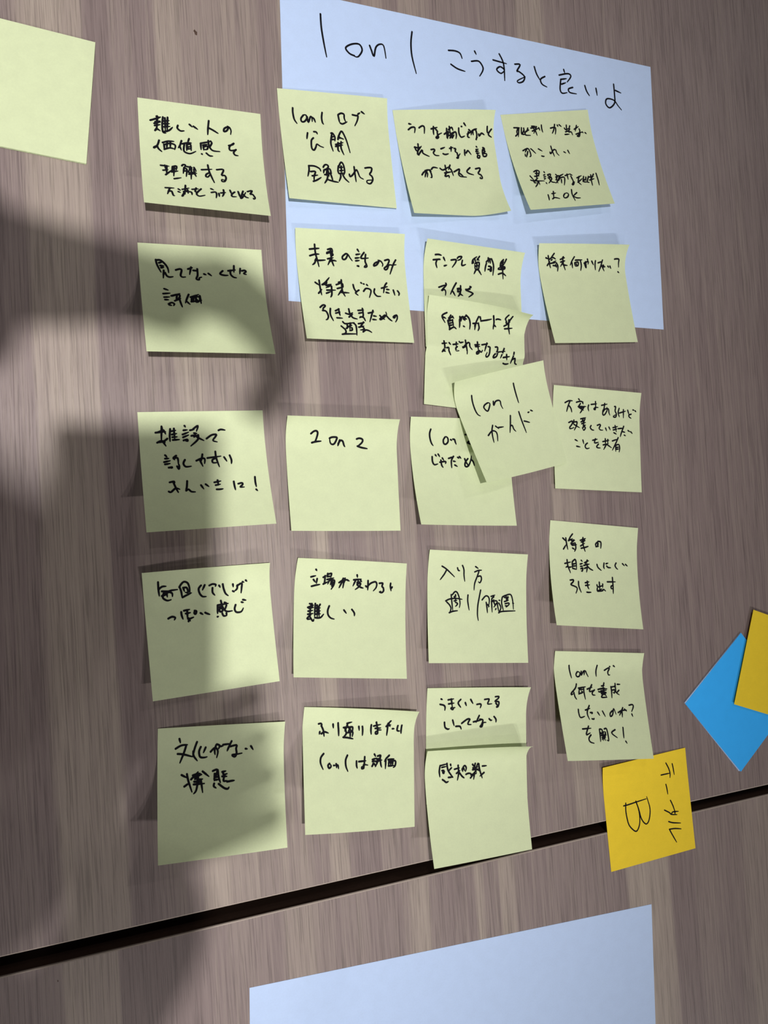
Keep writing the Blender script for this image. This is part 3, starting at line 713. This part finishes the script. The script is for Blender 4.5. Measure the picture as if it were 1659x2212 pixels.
        '164 135 172 191 184 252;256 193 238 216 247 239 275 232 282 203 260 190;299 189 295 225 323 189 346 186 356 208 372 238;334 189 327 222;477 131 464 18'
        '8 463 234;560 177 607 153 616 163 598 193 604 219 620 219;618 139 626 143;661 131 678 142|230 307 212 346 161 392 159 408 180 398;189 385 194 424 209 '
        '450;246 346 327 333;252 359 307 356;250 372 240 404;245 398 287 385 273 372;305 346 302 385 307 449;342 355 401 336;401 313 379 345 366 378 416 365;42'
        '4 362 396 384 396 407 424 410;473 355 539 342;542 296 522 345;509 325 542 319;464 358 497 352 569 351;494 371 559 364;530 345 527 410;493 378 555 384;'
        '497 397 554 391;469 378 507 384 533 378;521 397 492 430 556 430;531 384 549 423;616 331 617 377 611 436;620 335 653 328;669 301 667 344 668 384 701 40'
        '7;623 364 656 361 647 390 632 384;704 364 671 390;693 308 725 308;653 331 671 318|211 542 209 578 221 616 269 606;288 549 342 533;339 507 311 552 304 '
        '591 319 634;339 572 363 572 352 584;348 629 367 632 373 623;423 569 441 598;480 559 503 608;593 556 565 579 563 608 590 592 607 547 616 540 631 589;65'
        '9 573 703 554 761 551;720 528 693 567 670 599;706 560 700 615;738 541 759 560;798 505 832 499 847 509 838 535 818 564;816 587 824 610|223 720 319 714;'
        '295 695 271 736 256 773 303 755;307 774 277 805 286 836 327 849;412 725 410 775 405 834;420 722 442 731 436 763;428 763 464 744;468 722 493 719 500 76'
        '3 499 826 480 823;424 781 482 776;428 800 470 795;449 757 439 826;475 751 458 813;421 756 463 826;476 763 424 819;592 730 551 751 555 770 604 803;688 '
        '711 683 766 680 807;696 836 708 855'
),
}
TITLE_INK = (
    '27.5 -12.7 27.8 -21.6 29.1 -31.5 30.9 -41.8;50.5 -37.2 47.0 -36.2 44.5 -32.8 49.0 -29.4 54.3 -28.5 56.3 -32.2 54.0 -36.6 52.2 -37.8 50.4 -37.5;61.8 -2'
    '7.9 63.0 -31.0 64.7 -35.0 66.2 -28.6 69.0 -25.7 72.1 -26.2 73.5 -34.7;93.7 -11.9 92.6 -20.0 93.0 -29.7 95.8 -41.5;121.4 -20.0 126.4 -19.4 130.3 -20.4 '
    '131.9 -24.0;122.9 -29.9 127.8 -32.2 133.8 -33.1;142.1 -16.6 143.3 -18.8;139.3 -24.7 145.0 -23.5 148.2 -27.1 148.0 -30.2 145.4 -34.6;156.9 -20.4 167.8 '
    '-21.2;162.1 -14.9 165.4 -21.8 165.8 -34.3;165.8 -25.9 162.5 -24.4 159.5 -27.1 162.8 -29.4 165.8 -27.0;174.8 -20.3 179.2 -19.8 176.3 -25.1 178.0 -25.3 '
    '182.5 -28.2 181.2 -32.1 177.6 -33.8 176.5 -32.4 183.1 -28.3;191.2 -19.2 192.8 -24.2 195.5 -28.5;199.9 -25.1 196.1 -27.9 197.2 -31.4 201.3 -32.9;216.6 '
    '-16.7 217.4 -19.3;212.4 -21.8 220.1 -19.3 222.7 -21.0 219.2 -26.0;213.7 -24.8 212.7 -32.5 214.4 -35.4 218.7 -34.2;214.3 -24.7 218.7 -23.4;214.2 -28.5 '
    '217.9 -26.7;223.9 -29.3 220.1 -31.2 221.2 -33.7 227.0 -33.8;234.8 -26.0 236.2 -30.1 238.6 -33.3;244.8 -26.4 245.6 -31.8;261.2 -20.3 261.6 -28.5 261.3 '
    '-35.2 256.5 -39.8 253.1 -37.1 254.4 -33.0 260.7 -33.1 264.4 -36.9 267.4 -39.7;262.5 -25.0 267.6 -26.2'
)

SIZE = 76.0
STUCK = 0.16               # the glued band ends here
NU, NV = 21, 37


def lift(u, v, q):
    hb = q[3] + (q[4] - q[3]) * u
    ht = q[5] + (q[6] - q[5]) * u
    z = hb * max(0.0, (v - STUCK) / (1 - STUCK)) ** q[7] + ht * max(0.0, 1 - v / 0.3) ** 2
    return z + q[8] * max(0.0, (u + v - 1.62) / 0.38) ** 1.5


class Sheet:
    """a bent square of paper; grid points in table millimetres"""
    def __init__(self, q, below=()):
        self.q = q
        c, s = math.cos(q[2]), math.sin(q[2])
        self.c, self.s = c, s
        nf = 61
        self.pts = []
        for i in range(NU):
            u = i / (NU - 1)
            zs = [lift(u, j / (nf - 1), q) for j in range(nf)]
            ys = [0.0]
            ds = SIZE / (nf - 1)
            for j in range(1, nf):
                dz = zs[j] - zs[j - 1]
                ys.append(ys[-1] + math.sqrt(max(ds * ds - dz * dz, (0.2 * ds) ** 2)))
            t = STUCK * (nf - 1)
            k = int(t)
            off = STUCK * SIZE - (ys[k] + (ys[k + 1] - ys[k]) * (t - k))
            col = []
            for j in range(NV):
                t = j / (NV - 1) * (nf - 1)
                k = min(int(t), nf - 2)
                y = ys[k] + (ys[k + 1] - ys[k]) * (t - k) + off
                z = zs[k] + (zs[k + 1] - zs[k]) * (t - k) + q[9]
                x = u * SIZE
                px, py = q[0] + c * x + s * y, q[1] + s * x - c * y
                for b in below:
                    z = max(z, b.height(px, py) + 0.4)
                col.append((px, py, z))
            self.pts.append(col)

    def height(self, px, py):
        dx, dy = px - self.q[0], py - self.q[1]
        x = self.c * dx + self.s * dy
        y = self.s * dx - self.c * dy
        u = min(max(x / SIZE, 0.0), 1.0)
        i = min(int(u * (NU - 1)), NU - 2)
        fu = u * (NU - 1) - i

        def along(col):
            # rows as distance down the note
            loc = [self.s * (p[0] - self.q[0]) - self.c * (p[1] - self.q[1]) for p in col]
            yy = min(max(y, loc[0]), loc[-1])
            for j in range(NV - 1):
                if yy <= loc[j + 1]:
                    f = (yy - loc[j]) / max(loc[j + 1] - loc[j], 1e-6)
                    return col[j][2] + (col[j + 1][2] - col[j][2]) * f, yy
            return col[-1][2], yy
        za, ya = along(self.pts[i])
        zb, yb = along(self.pts[i + 1])
        d = abs(x - u * SIZE) + abs(y - (ya + yb) / 2)
        return za + (zb - za) * fu - 0.5 * d

    def at(self, u, v):
        a = min(max(u, 0.0), 1.0) * (NU - 1)
        b = min(max(v, 0.0), 1.0) * (NV - 1)
        i, j = min(int(a), NU - 2), min(int(b), NV - 2)
        fa, fb = a - i, b - j
        p = self.pts
        return [p[i][j][k] * (1 - fa) * (1 - fb) + p[i + 1][j][k] * fa * (1 - fb) + p[i][j + 1][k] * (1 - fa) * fb + p[i + 1][j + 1][k] * fa * fb for k in range(3)]


def sheet_mesh(name, sheet, org, mat, parent, thick=0.1):
    nu, nv = NU, NV
    V, F = [], []
    g = [[Vector(sheet.pts[i][j]) for j in range(nv)] for i in range(nu)]
    nrm = [[None] * nv for _ in range(nu)]
    for i in range(nu):
        for j in range(nv):
            a = g[min(i + 1, nu - 1)][j] - g[max(i - 1, 0)][j]
            b = g[i][max(j - 1, 0)] - g[i][min(j + 1, nv - 1)]
            nrm[i][j] = a.cross(b).normalized()
    for side in (1, -1):
        for i in range(nu):
            for j in range(nv):
                V.append(W(*(g[i][j] + nrm[i][j] * (thick / 2 * side))) - org)
    n = nu * nv
    idx = lambda i, j: i * nv + j
    for i in range(nu - 1):
        for j in range(nv - 1):
            f = (idx(i, j), idx(i, j + 1), idx(i + 1, j + 1), idx(i + 1, j))
            F.append(f)
            F.append(tuple(n + k for k in reversed(f)))
    rim = [idx(i, 0) for i in range(nu)] + [idx(nu - 1, j) for j in range(1, nv)] + [idx(i, nv - 1) for i in range(nu - 2, -1, -1)] + [idx(0, j) for j in range(nv - 2, 0, -1)]
    base = len(V)
    m_ = len(rim)
    V += [V[a] for a in rim] + [V[n + a] for a in rim]
    for k in range(m_):
        l = (k + 1) % m_
        F.append((base + k, base + l, base + m_ + l, base + m_ + k))
    o = mesh_obj(name, V, F, mat, parent)
    for p in o.data.polygons:
        p.use_smooth = p.index < 2 * (nu - 1) * (nv - 1)
    return o


def smooth_line(p):
    """Catmull-Rom through the pen points"""
    if len(p) < 3:
        return [p[0], ((p[0][0] + p[-1][0]) / 2, (p[0][1] + p[-1][1]) / 2), p[-1]] if len(p) == 2 else p
    out = []
    for i in range(len(p) - 1):
        p0, p1, p2, p3 = p[max(i - 1, 0)], p[i], p[i + 1], p[min(i + 2, len(p) - 1)]
        for s in range(4):
            t = s / 4.0
            out.append(tuple(0.5 * (2 * p1[k] + (p2[k] - p0[k]) * t + (2 * p0[k] - 5 * p1[k] + 4 * p2[k] - p3[k]) * t * t + (3 * p1[k] - p0[k] - 3 * p2[k] + p3[k]) * t ** 3) for k in (0, 1)))
    out.append(p[-1])
    return out


def ink_line(name, strokes, width, place, org, parent):
    """strokes: lists of (x, y) in mm on the sheet; place(x, y) -> point in table mm on the paper"""
    V, F = [], []
    for st in strokes:
        pts = smooth_line(st)
        n = len(pts)
        L = []
        for i, p in enumerate(pts):
            a, b = pts[max(i - 1, 0)], pts[min(i + 1, n - 1)]
            dx, dy = b[0] - a[0], b[1] - a[1]
            d = math.hypot(dx, dy) or 1e-6
            t = i / max(n - 1, 1)
            w = width / 2 * (1.05 if t < 0.5 else 1.05 - 0.45 * ((t - 0.5) / 0.5) ** 2)
            L.append((p, (-dy / d, dx / d), (dx / d, dy / d), w))
        ring_l, ring_r = [], []
        for p, nn, tt, w in L:
            ring_l.append((p[0] + nn[0] * w, p[1] + nn[1] * w))
            ring_r.append((p[0] - nn[0] * w, p[1] - nn[1] * w))
        base = len(V)
        for a, b in zip(ring_l, ring_r):
            V.append(a)
            V.append(b)
        for i in range(n - 1):
            F.append((base + 2 * i, base + 2 * i + 1, base + 2 * i + 3, base + 2 * i + 2))
        for end, sgn in ((0, -1), (n - 1, 1)):
            p, nn, tt, w = L[end]
            c = len(V)
            arc = []
            for k in range(7):
                th = -math.pi / 2 + math.pi * k / 6
                V.append((p[0] + sgn * tt[0] * math.cos(th) * w + nn[0] * math.sin(th) * w, p[1] + sgn * tt[1] * math.cos(th) * w + nn[1] * math.sin(th) * w))
                arc.append(c + k)
            F.append(tuple(arc if sgn > 0 else arc[::-1]))
    P = [W(*place(x, y)) - org for x, y in V]
    o = mesh_obj(name, P, F, M['ink'], parent)
    me = o.data
    for p in me.polygons:
        if p.normal.z < 0:
            p.flip()
    return o


def parse(s):
    out = []
    for ln in s.split('|'):
        L = []
        for st in ln.split(';'):
            a = [float(x) for x in st.split()]
            L.append([(a[i], a[i + 1]) for i in range(0, len(a), 2)])
        out.append(L)
    return out


# ------------------------------------------------------------------ the white sheets
def flat_sheet(name, x, y, rot, w, h, z, mat, label, cat, group, thick=0.1, bend=None):
    org = W(x, y, 0)
    t = tag(empty(name, org), label, cat, group)
    c, s = math.cos(rot), math.sin(rot)
    nx, ny = 30, 22
    V, F = [], []
    for side in (1, 0):
        for i in range(nx + 1):
            for j in range(ny + 1):
                u, v = i / nx, j / ny
                zz = z + (bend(u, v) if bend else 0.0) + side * thick
                V.append(W(x + c * u * w + s * v * h, y + s * u * w - c * v * h, zz) - org)
    n = (nx + 1) * (ny + 1)
    idx = lambda i, j: i * (ny + 1) + j
    for i in range(nx):
        for j in range(ny):
            f = (idx(i, j), idx(i, j + 1), idx(i + 1, j + 1), idx(i + 1, j))
            F.append(f)
            F.append(tuple(n + k for k in reversed(f)))
    rim = [idx(i, 0) for i in range(nx + 1)] + [idx(nx, j) for j in range(1, ny + 1)] + [idx(i, ny) for i in range(nx - 1, -1, -1)] + [idx(0, j) for j in range(ny - 1, 0, -1)]
    for k in range(len(rim)):
        a, b = rim[k], rim[(k + 1) % len(rim)]
        F.append((a, b, n + b, n + a))
    mesh_obj('sheet', V, F, mat, t)
    return t, org


paper, org = flat_sheet('paper_sheet', 0, 0, 0.0, 297, 210, 0.02, M['white'],
                        'white landscape sheet with a large handwritten title along its top', 'paper', 'white sheets of paper')
title = parse(TITLE_INK)[0]
for part in (title[:4], title[4:]):
    ink_line('handwritten_title', part, 1.25, lambda x, y: (x, y, 0.17), org, paper)
flat_sheet('paper_sheet', -36.6, -636.3, math.radians(-1.0), 296.5, 210, 0.02, M['white'],
           'blank white sheet on the table below the dark gap', 'paper', 'white sheets of paper')

# ------------------------------------------------------------------ the sticky notes
NOTES = [
    ('1a', (), 'yellow note with four lines, upper left, left of the white titled sheet'),
    ('1b', (), 'yellow note with three lines beginning 1on1, at the left of the white sheet'),
    ('1c', (), 'yellow note with a curled lower right corner, middle of the white sheet'),
    ('1d', (), 'tilted yellow note ending in OK, at the right of the white sheet'),
    ('2a', (), 'yellow note with two lines, directly below the four-line note at the left'),
    ('2b', (), 'yellow four-line note across the lower left edge of the white sheet'),
    ('2c', (), 'yellow note tucked under the top of another, across the white sheet\'s bottom edge'),
    ('2e', ('2c',), 'yellow note stuck over a tucked note, above the skewed 1on1 note'),
    ('2d', (), 'yellow note with one line ending in a question mark, on the sheet\'s lower right'),
    ('3a', (), 'yellow note with three lines ending in an exclamation mark, in the left column'),
    ('3b', (), 'yellow note reading 2 on 2'),
    ('3c', (), 'yellow note partly hidden under the lower left of the skewed note'),
    ('3d', (), 'yellow note with three small lines, touching the skewed note\'s right side'),
    ('3e', ('2e', '3c', '3d'), 'skewed yellow note lying over its three neighbours, reading 1on1 large'),
    ('4a', (), 'yellow note with two lines, fourth down in the leftmost column'),
    ('4b', (), 'yellow note with two lines, directly below the 2 on 2 note'),
    ('4c', (), 'yellow note with a tall slash in its second line'),
    ('4d', (), 'yellow note with three lines, second of the notes right of the slash note'),
    ('5a', (), 'yellow note with two lines, lowest in the leftmost column'),
    ('5b', (), 'yellow note with a lifted upper right corner, lowest in the second column'),
    ('5c', (), 'yellow note with two lines, its bottom covered by the note over the gap'),
    ('5e', ('5c',), 'yellow note with one line, its bottom edge hanging over the dark gap'),
    ('B', (), 'golden note lettered sideways with a large B, bridging the dark gap'),
    ('5d', ('B',), 'yellow note with four lines, its lower corner over the golden B note'),
]
LABEL_FIX = {'4d': 'yellow note with three lines, directly above the four-line note touching the golden note'}
INK_W = {'B': 0.85, '3e': 1.0, '4c': 0.95, '1d': 1.0, '3d': 1.0, '4d': 1.05, '3b': 1.15, '2d': 1.05, '5d': 1.0}
SHEETS = {}
for key, below, label in NOTES:
    q = NOTE_SHAPES[key]
    sh = Sheet(q, [SHEETS[b] for b in below])
    SHEETS[key] = sh
    org = W(q[0], q[1], 0)
    t = tag(empty('sticky_note', org), LABEL_FIX.get(key, label), 'sticky note',
            'golden sticky notes' if key == 'B' else 'yellow sticky notes stuck in rows on the table')
    sheet_mesh('note_sheet', sh, org, M['orange'] if key == 'B' else M['yellow'], t)

    def place(x, y, sh=sh):
        p = sh.at(x / SIZE, y / SIZE)
        return (p[0], p[1], p[2] + 0.13)
    for line in parse(INK[key]):
        st = [[(a * SIZE / 1000, b * SIZE / 1000) for a, b in s] for s in line]
        ink_line('handwritten_line', st, 1.13 * INK_W.get(key, 1.1), place, org, t)


# ------------------------------------------------------------------ loose squares and the pad
def square(name, x, y, rot, mat, label, group, z, thick, bend=None, parent=None, size=76.0):
    """x, y: upper left corner"""
    t, o = flat_sheet(name, x, y, rot, size, size, z, mat, label, 'sticky note', group, thick, bend)
    return t


# blue square: its left corner is the origin, one edge climbs to the upper right
blue = square('sticky_note', 356.3, -448.9, math.radians(-49.2), M['blue'],
              'blue square note with a corner pointing left, under a golden note', 'blue sticky notes', 0.9, 0.12,
              lambda u, v: 0.6 * max(0.0, u - 0.6) * 2)
bs = blue.children[0]
bm = bmesh.new()
add_box(bm, (0, -0.076, 0.0), (0.076, 0, 0.0008))
back = bm_obj('backing_sheet', bm, M['white'], blue)
back['label'] = 'pale backing sheet peeking out below the blue one'
back.location = (0.0001, 0.0001, 0.00005)
back.rotation_euler = (0, 0, math.radians(-49.75))
square('sticky_note', 368.8, -431.4, math.radians(-18.9), M['orange'],
       'blank golden note lying over the blue square at the right edge', 'golden sticky notes', 2.3, 0.12,
       lambda u, v: 0.25 * v)

# pad of blank yellow notes at the far left
pad = tag(empty('sticky_note_pad', W(-190.6, -54.5, 0), math.radians(-4.75)),
          'thin pad of blank yellow notes at the upper left', 'note pad')
bm = bmesh.new()
for k in range(7):
    j = 0.00012 * math.sin(k * 2.3)
    add_box(bm, (j, -0.076 + j, 0.00021 * k), (0.076 + j, j, 0.00021 * k + 0.00017))
bm_obj('page_block', bm, M['yellow'], pad)
bm = bmesh.new()
add_box(bm, (0, -0.076, 0.0015), (0.076, 0, 0.00162))
bm_obj('top_sheet', bm, M['yellow'], pad)

# ------------------------------------------------------------------ the photographer, whose hands shade the left column
M['skin'] = simple_mat('skin', (0.55, 0.33, 0.23), 0.55, 0.35, 0.05, 60)
M['jacket'] = simple_mat('charcoal_knit', (0.045, 0.047, 0.055), 0.9, 0.15, 0.2, 300)
M['denim'] = simple_mat('dark_denim', (0.03, 0.04, 0.075), 0.85, 0.15, 0.25, 500)
M['hair'] = simple_mat('black_hair', (0.012, 0.010, 0.009), 0.5, 0.35, 0.3, 200)
M['leather'] = simple_mat('black_leather', (0.015, 0.014, 0.014), 0.4, 0.4, 0.1, 100)
M['glass'] = simple_mat('screen_glass', (0.01, 0.01, 0.012), 0.1, 0.5)
M['graphite'] = simple_mat('graphite_shell', (0.06, 0.06, 0.065), 0.35, 0.5)


def skinned(name, joints, bones, mat, org, parent=None, root=0, sub=2):
    """joints: (x, y, z mm over the table, radius or (rx, ry)); one continuous skin over the bones"""
    me = bpy.data.meshes.new(name)
    me.from_pydata([tuple(W(*j[:3]) - org) for j in joints], bones, [])
    o = bpy.data.objects.new(name, me)
    COL.objects.link(o)
    o.modifiers.new('skin', 'SKIN').use_smooth_shade = True
    sv = me.skin_vertices[0].data
    for i, j in enumerate(joints):
        r = j[3] if isinstance(j[3], tuple) else (j[3], j[3])
        sv[i].radius = (r[0] / 1000, r[1] / 1000)
        sv[i].use_root = i == root
    ss = o.modifiers.new('sub', 'SUBSURF')
    ss.levels = ss.render_levels = sub
    dg = bpy.context.evaluated_depsgraph_get()
    baked = bpy.data.meshes.new_from_object(o.evaluated_get(dg))
    baked.name = name
    o.modifiers.clear()
    o.data = baked
    bpy.data.meshes.remove(me)
    baked.materials.clear()
    baked.materials.append(mat)
    for p in baked.polygons:
        p.use_smooth = True
    if parent: o.parent = parent
    return o


porg = W(-585, -400, -720)
person = tag(empty('person', porg), 'person in dark knit and jeans at the table\'s left end, photographing with both hands', 'person')
J, B = [], []


def chain(start, pts):
    last = start
    for p in pts:
        J.append(p)
        if last is not None:
            B.append((last, len(J) - 1))
        last = len(J) - 1
    return last


HC = (-274, -446, 800)                       # middle of the head, bent over the phone
HF, HU = (0.62, 0.0, -0.78), (0.78, 0.0, 0.62)


def hp(f, side, up):
    return tuple(HC[i] + HF[i] * f + (0, 1, 0)[i] * side + HU[i] * up for i in range(3))


pelvis = chain(None, [(-640, -405, 190, (100, 76))])
chest = chain(pelvis, [(-625, -408, 330, (92, 72)), (-575, -415, 480, (108, 82)), (-492, -422, 598, (110, 84))])
neck = chain(chest, [(-410, -430, 690, 56), (-372, -434, 722, 54)])
head = chain(neck, [hp(4, 0, -60) + ((66, 68),), hp(-2, 0, -5) + ((88, 80),), hp(-8, 0, 42) + ((82, 74),), hp(-10, 0, 74) + (48,)])
for sgn in (1, -1):   # legs
    chain(pelvis, [(-640, -400 + sgn * 95, 120, 85), (-620, -400 + sgn * 100, -120, 66), (-605, -400 + sgn * 105, -250, 52), (-590, -400 + sgn * 108, -400, 50),
                   (-605, -400 + sgn * 110, -630, 36), (-600, -400 + sgn * 110, -680, 38), (-520, -400 + sgn * 125, -695, 26)])
# left arm
wrist = chain(chest, [(-492, -310, 628, 48), (-490, -225, 613, 46), (-480, -190, 520, 42), (-455, -178, 425, 42), (-400, -195, 435, 44), (-290, -243, 470, 36), (-185, -268, 490, 27)])
palm = chain(wrist, [(-150, -266, 494, (17, 29)), (-122, -270, 498, (13, 23))])
for pts in ([(-101, -282, 500, 11), (-86, -291, 502, 11), (-79, -303, 502, 10.5), (-84, -318, 500, 10.5), (-95, -329, 498, 9.5)],
            [(-100, -274, 499, 10), (-82, -281, 499, 10), (-74, -293, 494, 10), (-77, -306, 489, 8.5)],
            [(-103, -266, 497, 9.5), (-86, -272, 495, 9.5), (-78, -282, 489, 9), (-80, -293, 484, 8)],
            [(-107, -259, 495, 8.5), (-94, -263, 492, 8.5), (-86, -271, 486, 8), (-87, -281, 482, 7)]):
    chain(palm, pts)
chain(palm - 1, [(-148, -280, 505, 10), (-132, -287, 511, 9), (-117, -290, 514, 8)])
# right arm
wrist = chain(chest, [(-492, -530, 628, 48), (-490, -612, 613, 46), (-485, -635, 520, 42), (-380, -670, 452, 44), (-262, -700, 440, 44), (-205, -630, 462, 38), (-140, -552, 482, 29)])
palm = chain(wrist, [(-136, -534, 476, (18, 34)), (-136, -508, 468, (12, 34))])
for pts in ([(-122, -474, 463, 9.5), (-108, -461, 459, 9.5), (-94, -454, 463, 9), (-88, -452, 474, 8.5)],
            [(-120, -488, 463, 9.5), (-104, -478, 458, 9.5), (-90, -472, 462, 9), (-85, -470, 473, 8.5)],
            [(-118, -500, 463, 9.5), (-100, -493, 458, 9.5), (-87, -489, 461, 9), (-82, -487, 471, 8.5)],
            [(-118, -514, 463, 9), (-98, -510, 458, 9), (-85, -507, 461, 8.5), (-80, -505, 470, 8)]):
    chain(palm, pts)
chain(palm - 1, [(-156, -508, 486, 11), (-158, -486, 494, 10), (-148, -464, 498, 9)])
body = skinned('body', J, B, M['skin'], porg, person)

# face: nose, ears, eyes, mouth as small pieces that sit on the head
def blob(name, c, r, mat, parent, rot=None, org=porg):
    bm = bmesh.new()
    bmesh.ops.create_uvsphere(bm, u_segments=20, v_segments=12, radius=1.0)
    for v in bm.verts:
        v.co = Vector((v.co.x * r[0] / 1000, v.co.y * r[1] / 1000, v.co.z * r[2] / 1000))
        if rot: v.co.rotate(rot)
        v.co += W(*c) - org
    return bm_obj(name, bm, mat, parent, True)


turn = Matrix((HF, (0, 1, 0), HU)).transposed()
blob('nose', hp(88, 0, -18), (16, 11, 20), M['skin'], person, turn)
for s in (1, -1):
    blob('ear', hp(-10, s * 80, -10), (18, 8, 28), M['skin'], person, turn)
    blob('eye', hp(70, s * 30, 6), (6, 12, 6), M['leather'], person, turn)
blob('mouth', hp(74, 0, -54), (10, 24, 5), simple_mat('lips', (0.42, 0.18, 0.15), 0.5, 0.3), person, turn)
bm = bmesh.new()
bmesh.ops.create_icosphere(bm, subdivisions=4, radius=1.0)
for v in list(bm.verts):
    n = v.co.copy()
    c = Vector((n.x * 0.104, n.y * 0.092, n.z * 0.092)) * (1 + 0.02 * math.sin(n.y * 40) * math.sin(n.x * 31))
    c.rotate(turn)
    v.co = c + (W(*hp(-10, 0, 24)) - porg)
    v.select = (n.x > 0.25 and n.z < 0.45) or n.z < -0.75
bmesh.ops.delete(bm, geom=[v for v in bm.verts if v.select], context='VERTS')
bm_obj('hair', bm, M['hair'], person, True)

# clothes follow the same bones, a little larger
J, B = [], []
base = chain(None, [(-645, -405, 120, (172, 136)), (-643, -405, 190, (164, 128))])
ch = chain(base, [(-625, -408, 330, (146, 113)), (-575, -415, 480, (154, 118)), (-490, -422, 600, (152, 112))])
chain(ch, [(-420, -429, 682, 70)])
chain(ch, [(-490, -310, 632, 78), (-490, -223, 615, 72), (-480, -188, 520, 56), (-455, -176, 425, 52), (-400, -195, 436, 53), (-290, -245, 471, 57), (-220, -276, 486, 56), (-180, -272, 489, 37)])
chain(ch, [(-490, -530, 632, 78), (-490, -614, 615, 72), (-485, -637, 520, 56), (-380, -672, 452, 60), (-262, -700, 442, 66), (-205, -622, 464, 68), (-162, -566, 480, 62)])
skinned('sweater', J, B, M['jacket'], porg, person)
J, B = [], []
hip = chain(None, [(-644, -405, 230, (146, 112)), (-644, -405, 150, (150, 116))])
for sgn in (1, -1):
    chain(hip, [(-638, -400 + sgn * 92, 60, 92), (-620, -400 + sgn * 100, -120, 78), (-605, -400 + sgn * 105, -250, 66), (-590, -400 + sgn * 108, -400, 62), (-605, -400 + sgn * 110, -660, 56)])
skinned('trousers', J, B, M['denim'], porg, person)
for sgn in (1, -1):
    J, B = [], []
    chain(None, [(-618, -400 + sgn * 110, -682, 36), (-560, -400 + sgn * 118, -684, 36), (-500, -400 + sgn * 126, -692, 27), (-470, -400 + sgn * 129, -696, 22)])
    skinned('shoe', J, B, M['leather'], porg, person)

# the phone, held square to the line of sight just behind the lens
UP = -DOWN
phone_c = CAM_MM - RIGHT * 28 - UP * 34 - FWD * 6.5
phone = bpy.data.objects.new('smartphone', None)
COL.objects.link(phone)
pm = Matrix((RIGHT, UP, -FWD)).transposed().to_4x4()
pm.translation = W(*phone_c)
phone.matrix_world = pm
tag(phone, 'dark smartphone held flat over the table in both hands', 'phone')
bm = bmesh.new()
add_box(bm, (-0.0358, -0.0735, -0.0038), (0.0358, 0.0735, 0.0038), 0.0035, 3)
bm_obj('shell', bm, M['graphite'], phone, True)
bm = bmesh.new()
add_box(bm, (-0.0335, -0.071, 0.0036), (0.0335, 0.071, 0.0041), 0.0002, 1)
bm_obj('screen', bm, M['glass'], phone)
bm = bmesh.new()
add_box(bm, (0.002, 0.032, -0.0048), (0.033, 0.066, -0.0036), 0.0005, 2)
bm_obj('camera_plate', bm, M['graphite'], phone)
